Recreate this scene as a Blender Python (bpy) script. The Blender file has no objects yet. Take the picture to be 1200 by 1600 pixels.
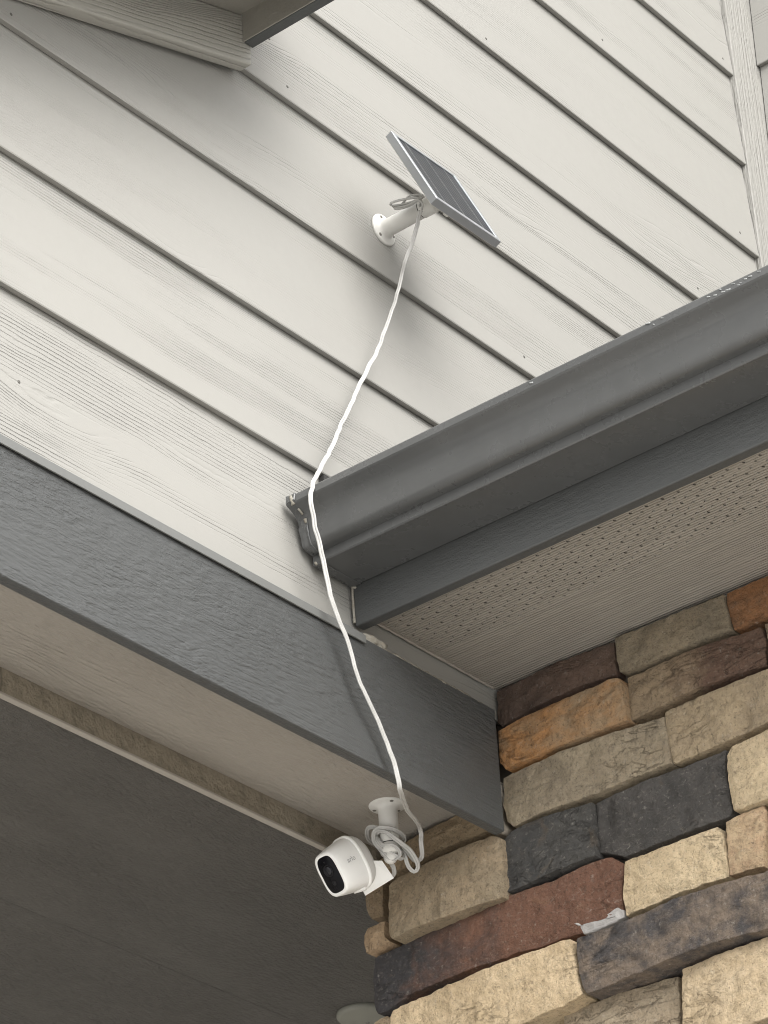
import bpy, bmesh, math, random
from mathutils import Vector, Matrix, noise

SC = bpy.context.scene
COL = SC.collection
RND = random.Random(7)

# ------------------------------------------------------------------ camera
CAM_POS = Vector((0.0, -1.993, 1.55))
cam_data = bpy.data.cameras.new('camera')
cam = bpy.data.objects.new('camera', cam_data)
COL.objects.link(cam)
right = Vector((0.63089, -0.773969, -0.054309))
down = Vector((0.375434, 0.365788, -0.851615))
ahead = Vector((0.678989, 0.516886, 0.521347))
rot = Matrix((right, -down, -ahead)).transposed()
cam.matrix_world = Matrix.Translation(CAM_POS) @ rot.to_4x4()
cam_data.sensor_fit = 'VERTICAL'
cam_data.sensor_height = 24.0
cam_data.lens = 24.0 * 5102.0 / 1600.0
cam_data.clip_start = 0.05
cam_data.clip_end = 500.0
SC.camera = cam

# ------------------------------------------------------------------ daylight (bright overcast)
SUN_DIR = Vector((-0.40, -0.80, 0.62)).normalized()      # towards the sun
elev = math.asin(SUN_DIR.z)
azim = math.atan2(SUN_DIR.x, SUN_DIR.y)
world = bpy.data.worlds.new('World')
SC.world = world
world.use_nodes = True
wn, wl = world.node_tree.nodes, world.node_tree.links
wn.clear()
sky = wn.new('ShaderNodeTexSky')
sky.sky_type = 'NISHITA'
sky.sun_disc = False
sky.sun_elevation = elev
sky.sun_rotation = azim
sky.air_density = 1.0
sky.dust_density = 3.0
grey = wn.new('ShaderNodeHueSaturation')
grey.inputs['Saturation'].default_value = 0.12
flat = wn.new('ShaderNodeGamma')          # an overcast sky is far more even than a clear one
flat.inputs['Gamma'].default_value = 0.6
bg = wn.new('ShaderNodeBackground')
bg.inputs['Strength'].default_value = 0.15
wo = wn.new('ShaderNodeOutputWorld')
wl.new(sky.outputs[0], grey.inputs['Color'])
wl.new(grey.outputs[0], flat.inputs['Color'])
wl.new(flat.outputs[0], bg.inputs['Color'])
wl.new(bg.outputs[0], wo.inputs['Surface'])

sun_data = bpy.data.lights.new('sun', 'SUN')
sun_data.energy = 0.6
sun_data.angle = math.radians(45)
sun_data.color = (1.0, 0.965, 0.91)
sun = bpy.data.objects.new('sun', sun_data)
COL.objects.link(sun)
sun.rotation_euler = (-SUN_DIR).to_track_quat('-Z', 'Y').to_euler()

SC.view_settings.view_transform = 'Standard'
SC.view_settings.look = 'None'
SC.view_settings.gamma = 1.0
SC.view_settings.use_curve_mapping = False
SC.cycles.pixel_filter_type = 'BLACKMAN_HARRIS'
SC.cycles.filter_width = 1.0
SC.view_settings.exposure = 2.4

# ------------------------------------------------------------------ measured data, metres
DATA = {
 'stones': [
  dict(p=[[-0.0032,3.3937],[-0.092,3.3948],[-0.1775,3.393],[-0.1771,3.3481],[-0.1332,3.3507],[-0.0911,3.3489],[-0.0389,3.3457],[-0.008,3.3411],[-0.0012,3.3505]], off=0.004, c=[0.1689,0.113,0.0866], c2=[0.1161,0.0844,0.0699], a=1, g=0, b=0),
  dict(p=[[-0.1817,3.3923],[-0.2607,3.3914],[-0.3345,3.3903],[-0.3402,3.3402],[-0.3008,3.3417],[-0.2592,3.3422],[-0.1898,3.3432],[-0.1812,3.3474]], off=0.006, c=[0.316,0.2572,0.1788], c2=[0.2437,0.2042,0.1483], a=1, g=0, b=0),
  dict(p=[[-0.3351,3.3917],[-0.3937,3.392],[-0.4709,3.3918],[-0.4713,3.3377],[-0.3862,3.3376],[-0.3405,3.34],[-0.3355,3.368]], off=0.004, c=[0.3374,0.1593,0.0705], c2=[0.177,0.1004,0.0556], a=1, g=0, b=0),
  dict(p=[[-0.0098,3.3312],[-0.0464,3.3362],[-0.0981,3.337],[-0.1657,3.339],[-0.1864,3.336],[-0.1914,3.324],[-0.1916,3.279],[-0.1618,3.2786],[-0.1263,3.2794],[-0.0829,3.2796],[-0.0437,3.279],[-0.0163,3.2781],[-0.008,3.2912]], off=0.015, c=[0.4793,0.2481,0.1036], c2=[0.3721,0.2613,0.158], a=1.3, g=0.5, b=0.05),
  dict(p=[[-0.1894,3.3392],[-0.2657,3.3372],[-0.3176,3.335],[-0.3763,3.3316],[-0.3815,3.313],[-0.3778,3.2801],[-0.3282,3.283],[-0.2687,3.2829],[-0.189,3.2809],[-0.1881,3.312]], off=0.006, c=[0.3209,0.2433,0.1597], c2=[0.1443,0.0902,0.0651], a=0.9, g=1.6, b=0.15),
  dict(p=[[-0.3796,3.3336],[-0.4116,3.3356],[-0.4626,3.3355],[-0.4543,3.2793],[-0.3799,3.2801],[-0.3826,3.3118]], off=0.004, c=[0.3435,0.2595,0.1767], c2=[0.2391,0.1794,0.1212], a=1, g=0, b=0),
  dict(p=[[-0.006,3.2737],[-0.0429,3.2753],[-0.0987,3.2749],[-0.1716,3.2727],[-0.2383,3.2683],[-0.2403,3.2406],[-0.2406,3.2072],[-0.1909,3.2059],[-0.1324,3.2042],[-0.0916,3.2057],[-0.0456,3.2064],[-0.0175,3.2048],[-0.0082,3.2154],[-0.0046,3.2374]], off=0.012, c=[0.3823,0.3164,0.2217], c2=[0.2827,0.2336,0.1684], a=1, g=0, b=0),
  dict(p=[[-0.238,3.274],[-0.2849,3.2751],[-0.3372,3.2755],[-0.3802,3.2751],[-0.4563,3.2761],[-0.4467,3.2109],[-0.3709,3.2085],[-0.3108,3.2061],[-0.2717,3.2053],[-0.2412,3.206],[-0.2372,3.231]], off=0.008, c=[0.4509,0.3553,0.2324], c2=[0.3461,0.2743,0.1882], a=1, g=0, b=0),
  dict(p=[[-0.0038,3.1916],[-0.0157,3.199],[-0.0336,3.2017],[-0.0834,3.2013],[-0.1312,3.1966],[-0.1323,3.1655],[-0.131,3.1283],[-0.103,3.1275],[-0.0667,3.1262],[-0.0113,3.1232],[0.0005,3.1256],[0.0006,3.1547]], off=0.014, c=[0.0561,0.0561,0.0561], c2=[0.0937,0.0904,0.084], a=0.9, g=0, b=0),
  dict(p=[[-0.1315,3.1978],[-0.1604,3.1988],[-0.2317,3.1998],[-0.3118,3.2002],[-0.3078,3.1769],[-0.3115,3.1266],[-0.3093,3.1164],[-0.2769,3.1168],[-0.2129,3.1171],[-0.1646,3.1172],[-0.1487,3.1258],[-0.1308,3.1335]], off=0.008, c=[0.0622,0.0596,0.057], c2=[0.102,0.0951,0.0885], a=1, g=0, b=0),
  dict(p=[[-0.3136,3.1901],[-0.3216,3.1984],[-0.3421,3.1987],[-0.3737,3.1997],[-0.4491,3.2014],[-0.4364,3.1155],[-0.362,3.1151],[-0.3285,3.1161],[-0.3161,3.1182],[-0.3125,3.1683]], off=0.014, c=[0.6187,0.4937,0.3224], c2=[0.5081,0.4053,0.2712], a=1, g=0, b=0),
  dict(p=[[-0.1675,3.1101],[-0.2201,3.1101],[-0.2924,3.11],[-0.2972,3.1013],[-0.2991,3.0828],[-0.301,3.0528],[-0.3,3.0448],[-0.2561,3.0457],[-0.2071,3.0451],[-0.1608,3.0434],[-0.1595,3.0711]], off=0.012, c=[0.7014,0.5665,0.3789], c2=[0.5598,0.4379,0.2798], a=1, g=0, b=0),
  dict(p=[[-0.3019,3.112],[-0.3245,3.1165],[-0.3521,3.1153],[-0.3551,3.1064],[-0.3462,3.0418],[-0.3009,3.0465],[-0.3016,3.0903]], off=0.008, c=[0.5814,0.4698,0.3038], c2=[0.4613,0.3065,0.1922], a=1, g=0, b=0),
  dict(p=[[-0.3576,3.1156],[-0.4316,3.1177],[-0.4208,3.0443],[-0.3483,3.0426]], off=0.006, c=[0.6057,0.4823,0.3198], c2=[0.4724,0.3702,0.2414], a=1, g=0, b=0),
  dict(p=[[0.201,3.1112],[0.1705,3.1153],[0.1327,3.117],[0.0666,3.1221],[0.0038,3.1231],[-0.0632,3.1215],[-0.097,3.1237],[-0.1324,3.1267],[-0.1498,3.1231],[-0.1609,3.1114],[-0.1633,3.1011],[-0.1576,3.0826],[-0.156,3.0526],[-0.1526,3.046],[-0.1233,3.0439],[-0.0914,3.0449],[-0.0466,3.0469],[-0.0012,3.0481],[0.0729,3.0479],[0.1487,3.0454],[0.18,3.0359],[0.1973,3.0372],[0.2032,3.0503],[0.2054,3.0744]], off=0.01, c=[0.0589,0.0564,0.0589], c2=[0.1761,0.0928,0.063], a=1, g=1.5, b=0.55),
  dict(p=[[0.1602,3.1867],[0.1471,3.1931],[0.0811,3.1971],[0.0401,3.1978],[0.0015,3.1968],[-0.01,3.1895],[-0.0096,3.1554],[-0.005,3.1158],[0.0292,3.1168],[0.0801,3.115],[0.12,3.1159],[0.1548,3.1126],[0.1601,3.12],[0.1615,3.1549]], off=0.026, c=[0.3778,0.2919,0.1931], c2=[0.2897,0.234,0.1603], a=1, g=0, b=0),
  dict(p=[[0.1893,3.2344],[0.1554,3.2379],[0.1404,3.242],[0.0962,3.2468],[0.0611,3.2504],[0.0123,3.2415],[0.0111,3.2128],[0.0252,3.2136],[0.0605,3.2118],[0.0962,3.2108],[0.1566,3.2089],[0.1853,3.2061]], off=0.008, c=[0.2775,0.2065,0.1316], c2=[0.3677,0.2833,0.1819], a=1, g=0, b=0),
  dict(p=[[0.2072,3.2141],[0.1775,3.2142],[0.1778,3.1958],[0.1805,3.1577],[0.2019,3.1606],[0.2068,3.1763]], off=0.006, c=[0.2107,0.1601,0.106], c2=[0.2775,0.2065,0.1316], a=1, g=0, b=0),
  dict(p=[[0.2101,3.1407],[0.2027,3.149],[0.1752,3.1499],[0.1757,3.1287],[0.1685,3.1198],[0.1804,3.1171],[0.2019,3.1158],[0.2068,3.1166],[0.21,3.1267]], off=0.012, c=[0.5013,0.368,0.2328], c2=[0.3626,0.2536,0.1602], a=1, g=0, b=0),
  dict(p=[[0.1599,3.0265],[0.1322,3.0298],[0.057,3.0323],[-0.0165,3.0326],[-0.0617,3.0329],[-0.0885,3.0328],[-0.0991,3.0317],[-0.0993,3.0169],[-0.1025,2.9805],[-0.106,2.9634],[-0.0789,2.9574],[-0.0091,2.9536],[0.0638,2.9511],[0.1646,2.9485],[0.1679,2.9949],[0.1653,3.0178]], off=0.032, c=[0.6712,0.5304,0.351], c2=[0.5281,0.4065,0.2562], a=1, g=0, b=0),
  dict(p=[[0.2058,3.0306],[0.1988,3.0348],[0.1853,3.0347],[0.19,3.009],[0.1962,2.9618],[0.2096,2.9611],[0.2113,3.0075]], off=0.006, c=[0.4717,0.3658,0.2407], c2=[0.3679,0.2834,0.1865], a=1, g=0, b=0),
  dict(p=[[-0.1048,3.03],[-0.1391,3.0296],[-0.174,3.029],[-0.2451,3.0338],[-0.3021,3.0307],[-0.3627,3.0253],[-0.4362,3.0279],[-0.426,2.9586],[-0.3535,2.9589],[-0.2933,2.9636],[-0.2465,2.9637],[-0.1887,2.9626],[-0.1394,2.9607],[-0.1106,2.9606],[-0.1047,2.9792],[-0.1024,3.0153]], off=0.034, c=[0.0765,0.0707,0.0707], c2=[0.2123,0.1663,0.1285], a=1.7, g=0.1, b=0),
  dict(p=[[-0.0603,2.9599],[-0.1354,2.9626],[-0.1957,2.9618],[-0.2152,2.9602],[-0.2127,2.9265],[-0.2086,2.8729],[-0.0729,2.87],[-0.0507,2.8675]], off=0.004, c=[0.3825,0.3166,0.2269], c2=[0.3147,0.25,0.1732], a=1, g=0, b=0),
  dict(p=[[-0.2269,2.9604],[-0.2379,2.9607],[-0.2857,2.9604],[-0.3418,2.9602],[-0.4153,2.9642],[-0.4014,2.8703],[-0.2194,2.8663],[-0.2199,2.897]], off=0.016, c=[0.6191,0.4941,0.3353], c2=[0.5043,0.386,0.2408], a=1, g=0, b=0),
 ],
 'mortar': [[[0.0087,3.2482],[0.0038,3.2297],[-0.0073,3.2076],[-0.0002,3.2019],[0.0214,3.2127],[0.0122,3.2203]],[[-0.0828,3.0642],[-0.0952,3.0633],[-0.1068,3.0547],[-0.1174,3.0544],[-0.1282,3.0555],[-0.1376,3.0602],[-0.1483,3.0614],[-0.1572,3.0553],[-0.1571,3.046],[-0.1462,3.0434],[-0.1285,3.0422],[-0.1107,3.041],[-0.1002,3.0428],[-0.0975,3.0515]]],
 'cable': [[2.6124,-0.09,3.9529],[2.6084,-0.088,3.937],[2.6055,-0.085,3.9205],[2.6063,-0.075,3.9028],[2.6059,-0.066,3.8859],[2.6122,-0.055,3.8735],[2.6115,-0.048,3.8526],[2.6089,-0.037,3.8233],[2.6014,-0.03,3.7946],[2.5941,-0.022,3.7667],[2.578,-0.018,3.7328],[2.5624,-0.016,3.7031],[2.5401,-0.017,3.6602],[2.5172,-0.02,3.6229],[2.4959,-0.025,3.5868],[2.47,-0.031,3.5486],[2.4433,-0.038,3.511],[2.4291,-0.044,3.4875],[2.423,-0.047,3.4667],[2.4284,-0.0459,3.4443],[2.4359,-0.0449,3.423],[2.4435,-0.0438,3.4017],[2.4499,-0.0427,3.3801],[2.4564,-0.0417,3.3611],[2.4673,-0.0406,3.3406],[2.4815,-0.0395,3.3207],[2.4916,-0.0385,3.3048],[2.4991,-0.0374,3.2855],[2.5133,-0.0363,3.2656],[2.5288,-0.0353,3.2479],[2.5441,-0.0342,3.2284],[2.5563,-0.0331,3.2109],[2.5663,-0.0321,3.1943],[2.5719,-0.031,3.1793],[2.577,-0.029,3.1707],[2.5914,-0.02,3.1696],[2.6162,-0.004,3.1745],[2.6536,0.018,3.1841],[2.6885,0.036,3.1929],[2.7382,0.0684,3.2106],[2.7476,0.075,3.1995],[2.7561,0.0815,3.1896],[2.7604,0.0871,3.1861],[2.7613,0.0944,3.1855],[2.7537,0.0942,3.1878],[2.7441,0.0941,3.1928],[2.7324,0.093,3.1976],[2.7218,0.0947,3.2021],[2.7143,0.0988,3.2077],[2.7114,0.1047,3.2133],[2.7102,0.114,3.2192],[2.7111,0.1225,3.221],[2.7151,0.1284,3.2176],[2.7238,0.1326,3.2137],[2.7352,0.1297,3.2112],[2.7444,0.1194,3.2115],[2.7469,0.1057,3.2084],[2.7407,0.0941,3.2068],[2.7305,0.0906,3.2101],[2.7184,0.0929,3.2121],[2.7101,0.1001,3.2138],[2.7086,0.1091,3.2146],[2.7097,0.115,3.2111],[2.7114,0.1168,3.2032],[2.7153,0.1128,3.1944],[2.7208,0.1054,3.1889],[2.7282,0.0994,3.1833],[2.7378,0.0976,3.1822],[2.7461,0.0996,3.1924],[2.7498,0.1083,3.2057],[2.7417,0.1187,3.2157],[2.7268,0.1207,3.2158],[2.7158,0.1144,3.2076],[2.7148,0.1106,3.1992],[2.7174,0.1056,3.195],[2.7209,0.098,3.1942],[2.7263,0.0936,3.1897],[2.7311,0.0947,3.1842],[2.7287,0.1019,3.1802],[2.7217,0.1065,3.1828],[2.7173,0.1109,3.1899],[2.7172,0.1174,3.2009],[2.7156,0.1172,3.2108],[2.7104,0.1076,3.2117],[2.7118,0.0985,3.2075],[2.7167,0.0924,3.2014],[2.7261,0.0881,3.1953],[2.7394,0.0854,3.1883],[2.7516,0.0866,3.1808],[2.7585,0.0912,3.1749],[2.7588,0.0972,3.1725],[2.7526,0.0989,3.177],[2.7447,0.0975,3.1867],[2.7411,0.1,3.1984]],
 'tail': [[2.7233,0.1055,3.1913],[2.7257,0.1096,3.186],[2.7326,0.1111,3.1813],[2.7406,0.1126,3.177],[2.7465,0.1168,3.1728],[2.7493,0.1235,3.1723]],
 'fold': [[2.6355,-0.0719,3.9813],[2.6346,-0.0764,3.9888],[2.6315,-0.0728,3.9931],[2.626,-0.0624,3.9938],[2.6209,-0.0517,3.9937],[2.6184,-0.043,3.9939],[2.6195,-0.0391,3.9945],[2.623,-0.0392,3.9938],[2.6273,-0.0485,3.9918],[2.6292,-0.0617,3.9889],[2.6302,-0.0735,3.9879],[2.6351,-0.0786,3.9941],[2.6354,-0.0724,3.9992],[2.6311,-0.061,4.0011],[2.6314,-0.0452,3.9928],[2.6272,-0.0391,3.9941],[2.6277,-0.0447,3.9894],[2.6289,-0.0616,3.9855],[2.6299,-0.0757,3.9866],[2.6343,-0.0782,3.9815],[2.6366,-0.0743,3.9765]],
 'flap': [[2.7201,0.1128,3.179],[2.7392,0.1118,3.1629],[2.7217,0.1414,3.1447],[2.7138,0.1395,3.1492],[2.7113,0.1311,3.157],[2.7088,0.1181,3.177]],
 'port': [[2.6993,0.1404,3.142],[2.7027,0.1345,3.1432],[2.7079,0.129,3.1458]],
 'nails': [[1.9944,3.9348],[2.0129,3.4541],[2.9432,3.9427],[2.9214,4.4661],[3.578,4.8266],[3.5566,4.4737],[3.2256,4.6495],[2.4492,4.1798],[3.4097,4.2939],[2.4773,4.1182]],
 'cam': {"F":[2.6648,0.1458,3.1542],"a":[-0.8077,0.1796,-0.5616],"w":[-0.1907,-0.9809,-0.0394],"u":[-0.5579,0.0753,0.8265]},
}

# ------------------------------------------------------------------ helpers
def link(name, me, parent=None, mats=()):
    o = bpy.data.objects.new(name, me)
    COL.objects.link(o)
    if me is not None:
        for m in mats:
            me.materials.append(m)
    if parent is not None:
        o.parent = parent
    return o

def wpos(o):
    p = Vector(o.location)
    while o.parent is not None:
        o = o.parent
        p += o.location
    return p

def thing(name, label, cat, loc=(0, 0, 0), group=None):
    o = link(name, None)
    o.location = loc
    o.empty_display_size = 0.05
    o['label'] = label
    o['category'] = cat
    if group:
        o['group'] = group
    return o

def mesh(name, verts, faces, mat, parent=None, smooth=False, origin=None):
    """verts in world metres; origin at the middle of the box unless given"""
    vs = [Vector(v) for v in verts]
    if origin is None:
        lo = [min(v[i] for v in vs) for i in range(3)]
        hi = [max(v[i] for v in vs) for i in range(3)]
        origin = Vector([(a + b) / 2 for a, b in zip(lo, hi)])
    origin = Vector(origin)
    me = bpy.data.meshes.new(name)
    me.from_pydata([tuple(v - origin) for v in vs], [], faces)
    bm = bmesh.new()
    bm.from_mesh(me)
    bmesh.ops.recalc_face_normals(bm, faces=bm.faces)
    bm.to_mesh(me)
    bm.free()
    if smooth:
        me.polygons.foreach_set('use_smooth', [True] * len(me.polygons))
    o = link(name, me, parent, [mat] if not isinstance(mat, (list, tuple)) else mat)
    o.location = origin - (wpos(parent) if parent is not None else Vector((0, 0, 0)))
    return o

def prism(name, poly, axis, a, b, mat, parent=None, bevel=0.0, cuts=0, seg=2):
    """poly: list of 2-D points in the plane across `axis`, extruded from a to b."""
    def P(q, t):
        if axis == 'x': return Vector((t, q[0], q[1]))
        if axis == 'y': return Vector((q[0], t, q[1]))
        return Vector((q[0], q[1], t))
    n = len(poly)
    bm = bmesh.new()
    A = [bm.verts.new(P(q, a)) for q in poly]
    Bv = [bm.verts.new(P(q, b)) for q in poly]
    bm.faces.new(A)
    bm.faces.new(Bv[::-1])
    for i in range(n):
        bm.faces.new((A[i], Bv[i], Bv[(i + 1) % n], A[(i + 1) % n]))
    bmesh.ops.recalc_face_normals(bm, faces=bm.faces)
    if bevel > 0:
        bmesh.ops.bevel(bm, geom=list(bm.edges), offset=bevel, segments=seg, profile=0.5, affect='EDGES')
    vs = [v.co.copy() for v in bm.verts]
    bm.verts.index_update()
    fs = [[v.index for v in f.verts] for f in bm.faces]
    bm.free()
    return mesh(name, vs, fs, mat, parent)

def box(name, x, y, z, mat, parent=None, bevel=0.0):
    return prism(name, [(x[0], y[0]), (x[1], y[0]), (x[1], y[1]), (x[0], y[1])], 'z', z[0], z[1], mat, parent, bevel)

def frame_of(d):
    d = Vector(d).normalized()
    h = Vector((0, 0, 1)) if abs(d.z) < 0.9 else Vector((1, 0, 0))
    u = d.cross(h).normalized()
    return d, u, d.cross(u)

def lathe(name, prof, base, axis, mat, parent=None, n=40, smooth=True):
    d, u, v = frame_of(axis)
    base = Vector(base)
    vs, fs = [], []
    for r, h in prof:
        for k in range(n):
            t = 2 * math.pi * k / n
            vs.append(base + d * h + (u * math.cos(t) + v * math.sin(t)) * r)
    for i in range(len(prof) - 1):
        for k in range(n):
            fs.append((i * n + k, i * n + (k + 1) % n, (i + 1) * n + (k + 1) % n, (i + 1) * n + k))
    fs.append(list(range(n))[::-1])
    fs.append([(len(prof) - 1) * n + k for k in range(n)])
    o = mesh(name, vs, fs, mat, parent, smooth)
    return o

def catmull(pts, step):
    P = [Vector(p) for p in pts]
    P = [P[0] * 2 - P[1]] + P + [P[-1] * 2 - P[-2]]
    out = []
    for i in range(1, len(P) - 2):
        p0, p1, p2, p3 = P[i - 1], P[i], P[i + 1], P[i + 2]
        n = max(2, int((p2 - p1).length / step))
        for k in range(n):
            t = k / n
            out.append(0.5 * ((2 * p1) + (p2 - p0) * t + (2 * p0 - 5 * p1 + 4 * p2 - p3) * t * t + (3 * p1 - p0 - 3 * p2 + p3) * t ** 3))
    out.append(P[-2])
    return out

def strip_tube(pts, sect, facing, twist=None):
    """sweep a flat section along pts; wide side turned towards `facing`"""
    vs, fs = [], []
    n = len(sect)
    prev = None
    for i, p in enumerate(pts):
        t = (pts[min(i + 1, len(pts) - 1)] - pts[max(i - 1, 0)]).normalized()
        f = Vector(facing) - t * t.dot(facing)
        if f.length < 0.25:
            f = prev if prev is not None else f
        f = (f - t * t.dot(f)).normalized()
        if prev is not None:
            f = (f * 0.35 + prev * 0.65)
            f = (f - t * t.dot(f)).normalized()
        prev = f
        s = t.cross(f)
        if twist:
            a = twist(i)
            f, s = f * math.cos(a) + s * math.sin(a), s * math.cos(a) - f * math.sin(a)
        for (a, b) in sect:
            vs.append(p + s * a + f * b)
    for i in range(len(pts) - 1):
        for k in range(n):
            fs.append((i * n + k, i * n + (k + 1) % n, (i + 1) * n + (k + 1) % n, (i + 1) * n + k))
    fs.append(list(range(n)))
    fs.append([(len(pts) - 1) * n + k for k in range(n)][::-1])
    return vs, fs

# ------------------------------------------------------------------ materials
class NT:
    def __init__(self, name):
        self.m = bpy.data.materials.new(name)
        self.m.use_nodes = True
        self.n = self.m.node_tree.nodes
        self.l = self.m.node_tree.links
        self.n.clear()
        self.out = self.n.new('ShaderNodeOutputMaterial')
        self.b = self.n.new('ShaderNodeBsdfPrincipled')
        self.l.new(self.b.outputs[0], self.out.inputs['Surface'])
    def set(self, sock, v):
        if hasattr(v, 'is_output') or isinstance(v, bpy.types.NodeSocket):
            self.l.new(v, sock)
        else:
            sock.default_value = v
    def math(self, op, a, b=0.0, c=None, clamp=False):
        k = self.n.new('ShaderNodeMath'); k.operation = op; k.use_clamp = clamp
        self.set(k.inputs[0], a); self.set(k.inputs[1], b)
        if c is not None: self.set(k.inputs[2], c)
        return k.outputs[0]
    def add(self, a, b): return self.math('ADD', a, b)
    def mul(self, a, b): return self.math('MULTIPLY', a, b)
    def comb(self, x, y, z=0.0):
        k = self.n.new('ShaderNodeCombineXYZ')
        self.set(k.inputs[0], x); self.set(k.inputs[1], y); self.set(k.inputs[2], z)
        return k.outputs[0]
    def vscale(self, v, s):
        k = self.n.new('ShaderNodeVectorMath'); k.operation = 'MULTIPLY'
        self.l.new(v, k.inputs[0]); k.inputs[1].default_value = s
        return k.outputs[0]
    def noise(self, v, scale, detail=2.0, rough=0.5, dist=0.0):
        k = self.n.new('ShaderNodeTexNoise')
        self.l.new(v, k.inputs['Vector'])
        self.set(k.inputs['Scale'], scale); k.inputs['Detail'].default_value = detail
        k.inputs['Roughness'].default_value = rough; k.inputs['Distortion'].default_value = dist
        return k.outputs['Fac']
    def rng(self, v, a, b, c=0.0, d=1.0, smooth=True):
        k = self.n.new('ShaderNodeMapRange')
        k.interpolation_type = 'SMOOTHSTEP' if smooth else 'LINEAR'
        self.set(k.inputs['Value'], v); k.inputs['From Min'].default_value = a; k.inputs['From Max'].default_value = b
        k.inputs['To Min'].default_value = c; k.inputs['To Max'].default_value = d
        return k.outputs['Result']
    def mixc(self, f, a, b, mode='MIX'):
        k = self.n.new('ShaderNodeMix'); k.data_type = 'RGBA'; k.blend_type = mode
        self.set(k.inputs[0], f); self.set(k.inputs[6], a); self.set(k.inputs[7], b)
        return k.outputs[2]
    def bump(self, h, dist, strength=1.0, normal=None):
        k = self.n.new('ShaderNodeBump')
        k.inputs['Distance'].default_value = dist; k.inputs['Strength'].default_value = strength
        self.l.new(h, k.inputs['Height'])
        if normal is not None: self.l.new(normal, k.inputs['Normal'])
        return k.outputs[0]
    def coords(self, spread=9.0):
        tc = self.n.new('ShaderNodeTexCoord')
        oi = self.n.new('ShaderNodeObjectInfo')
        self.rnd = oi.outputs['Random']; self.oi = oi
        off = self.comb(self.mul(oi.outputs['Random'], spread), self.mul(oi.outputs['Random'], spread * 0.61), self.mul(oi.outputs['Random'], spread * 1.37))
        k = self.n.new('ShaderNodeVectorMath'); k.operation = 'ADD'
        self.l.new(tc.outputs['Object'], k.inputs[0]); self.l.new(off, k.inputs[1])
        self.local = tc.outputs['Object']
        return k.outputs[0]

def rgba(c): return (c[0], c[1], c[2], 1.0)

def grain_paint(name, col, rough, along, across, freq=190.0, wob=7.0, depth=0.0006, saw=0.0, stip=0.25, spec=0.3,
                patch=(0.30, 0.62), dirt=0.05, fvar=0.5, knot=1.0, sharp=3.0, sw_u=16.0, vary=0.0):
    """painted board with pressed or sawn wood grain; relief only, the colour is the paint's"""
    t = NT(name)
    v = t.coords()
    sx = t.n.new('ShaderNodeSeparateXYZ'); t.l.new(v, sx.inputs[0])
    ax = {'x': 0, 'y': 1, 'z': 2}
    third = [k for k in 'xyz' if k not in (along, across)][0]
    u, w = sx.outputs[ax[along]], t.add(sx.outputs[ax[across]], t.mul(sx.outputs[ax[third]], 0.83))
    r2 = t.math('FRACT', t.mul(t.rnd, 17.3))
    warp = t.noise(t.comb(t.mul(u, 1.0), t.mul(w, 8.0), t.rnd), 1.0, 1.5, 0.5)
    warp2 = t.noise(t.comb(t.mul(u, 2.6), t.mul(w, 13.0), t.add(t.rnd, 3.1)), 1.0, 1.0, 0.5)
    jit = t.noise(t.comb(t.mul(u, 30.0), t.mul(w, 90.0), 7.0), 1.0, 2.0, 0.6)
    fr = t.mul(t.add(t.mul(r2, fvar), 1.0 - fvar * 0.5), freq)
    F = t.add(t.mul(w, fr), t.add(t.mul(warp, wob), t.add(t.mul(t.rng(warp2, 0.52, 0.85), wob * 1.6 * knot), t.mul(jit, 0.55))))
    s = t.math('SINE', t.mul(F, 6.2832))
    line = t.math('POWER', t.rng(s, -0.3, 1.0, smooth=False), sharp)
    pm = t.noise(t.comb(t.mul(u, 2.2), t.mul(w, 22.0), t.add(t.rnd, 1.7)), 1.0, 2.0, 0.55)
    pm2 = t.noise(t.comb(t.mul(u, 9.0), t.mul(w, 260.0), 2.0), 1.0, 1.0, 0.5)
    mask = t.mul(t.rng(pm, patch[0], patch[1]), t.rng(pm2, 0.30, 0.62, 0.45, 1.0))
    if vary > 0:
        r3 = t.math('FRACT', t.mul(t.rnd, 41.7))
        gg = t.n.new('ShaderNodeAttribute'); gg.attribute_type = 'OBJECT'; gg.attribute_name = 'grain_gain'
        mask = t.mul(mask, t.add(t.add(t.mul(r3, vary), 1.0 - vary), gg.outputs['Fac']))
    h = t.mul(t.mul(line, mask), -1.0)
    st = t.noise(v, 520.0, 2.0, 0.6)
    h = t.add(h, t.mul(st, stip))
    if saw > 0:
        sw = t.noise(t.comb(t.mul(u, sw_u), t.mul(w, 210.0), t.rnd), 1.0, 3.0, 0.62)
        swm = t.noise(t.comb(t.mul(u, 5.0), t.mul(w, 14.0), 5.0), 1.0, 2.0, 0.5)
        sw2 = t.noise(t.comb(t.mul(u, 60.0), t.mul(w, 150.0), 9.0), 1.0, 2.0, 0.5, 0.6)
        h = t.add(h, t.mul(t.mul(t.add(t.rng(sw, 0.32, 0.68), t.mul(sw2, 0.7)), t.rng(swm, 0.25, 0.7, 0.35, 1.0)), saw))
    nb = t.bump(h, depth)
    t.l.new(nb, t.b.inputs['Normal'])
    d1 = t.noise(v, 3.5, 4.0, 0.6)
    d2 = t.noise(v, 45.0, 3.0, 0.6)
    f = t.add(t.mul(t.rng(d1, 0.3, 0.75), dirt), t.mul(t.rng(d2, 0.45, 0.8), dirt * 0.6))
    c = t.mixc(f, rgba(col), rgba([k * 0.55 for k in col]))
    t.set(t.b.inputs['Base Color'], c)
    t.set(t.b.inputs['Roughness'], t.rng(d2, 0.2, 0.8, rough - 0.05, rough + 0.07))
    t.b.inputs['Specular IOR Level'].default_value = spec
    return t.m

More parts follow.
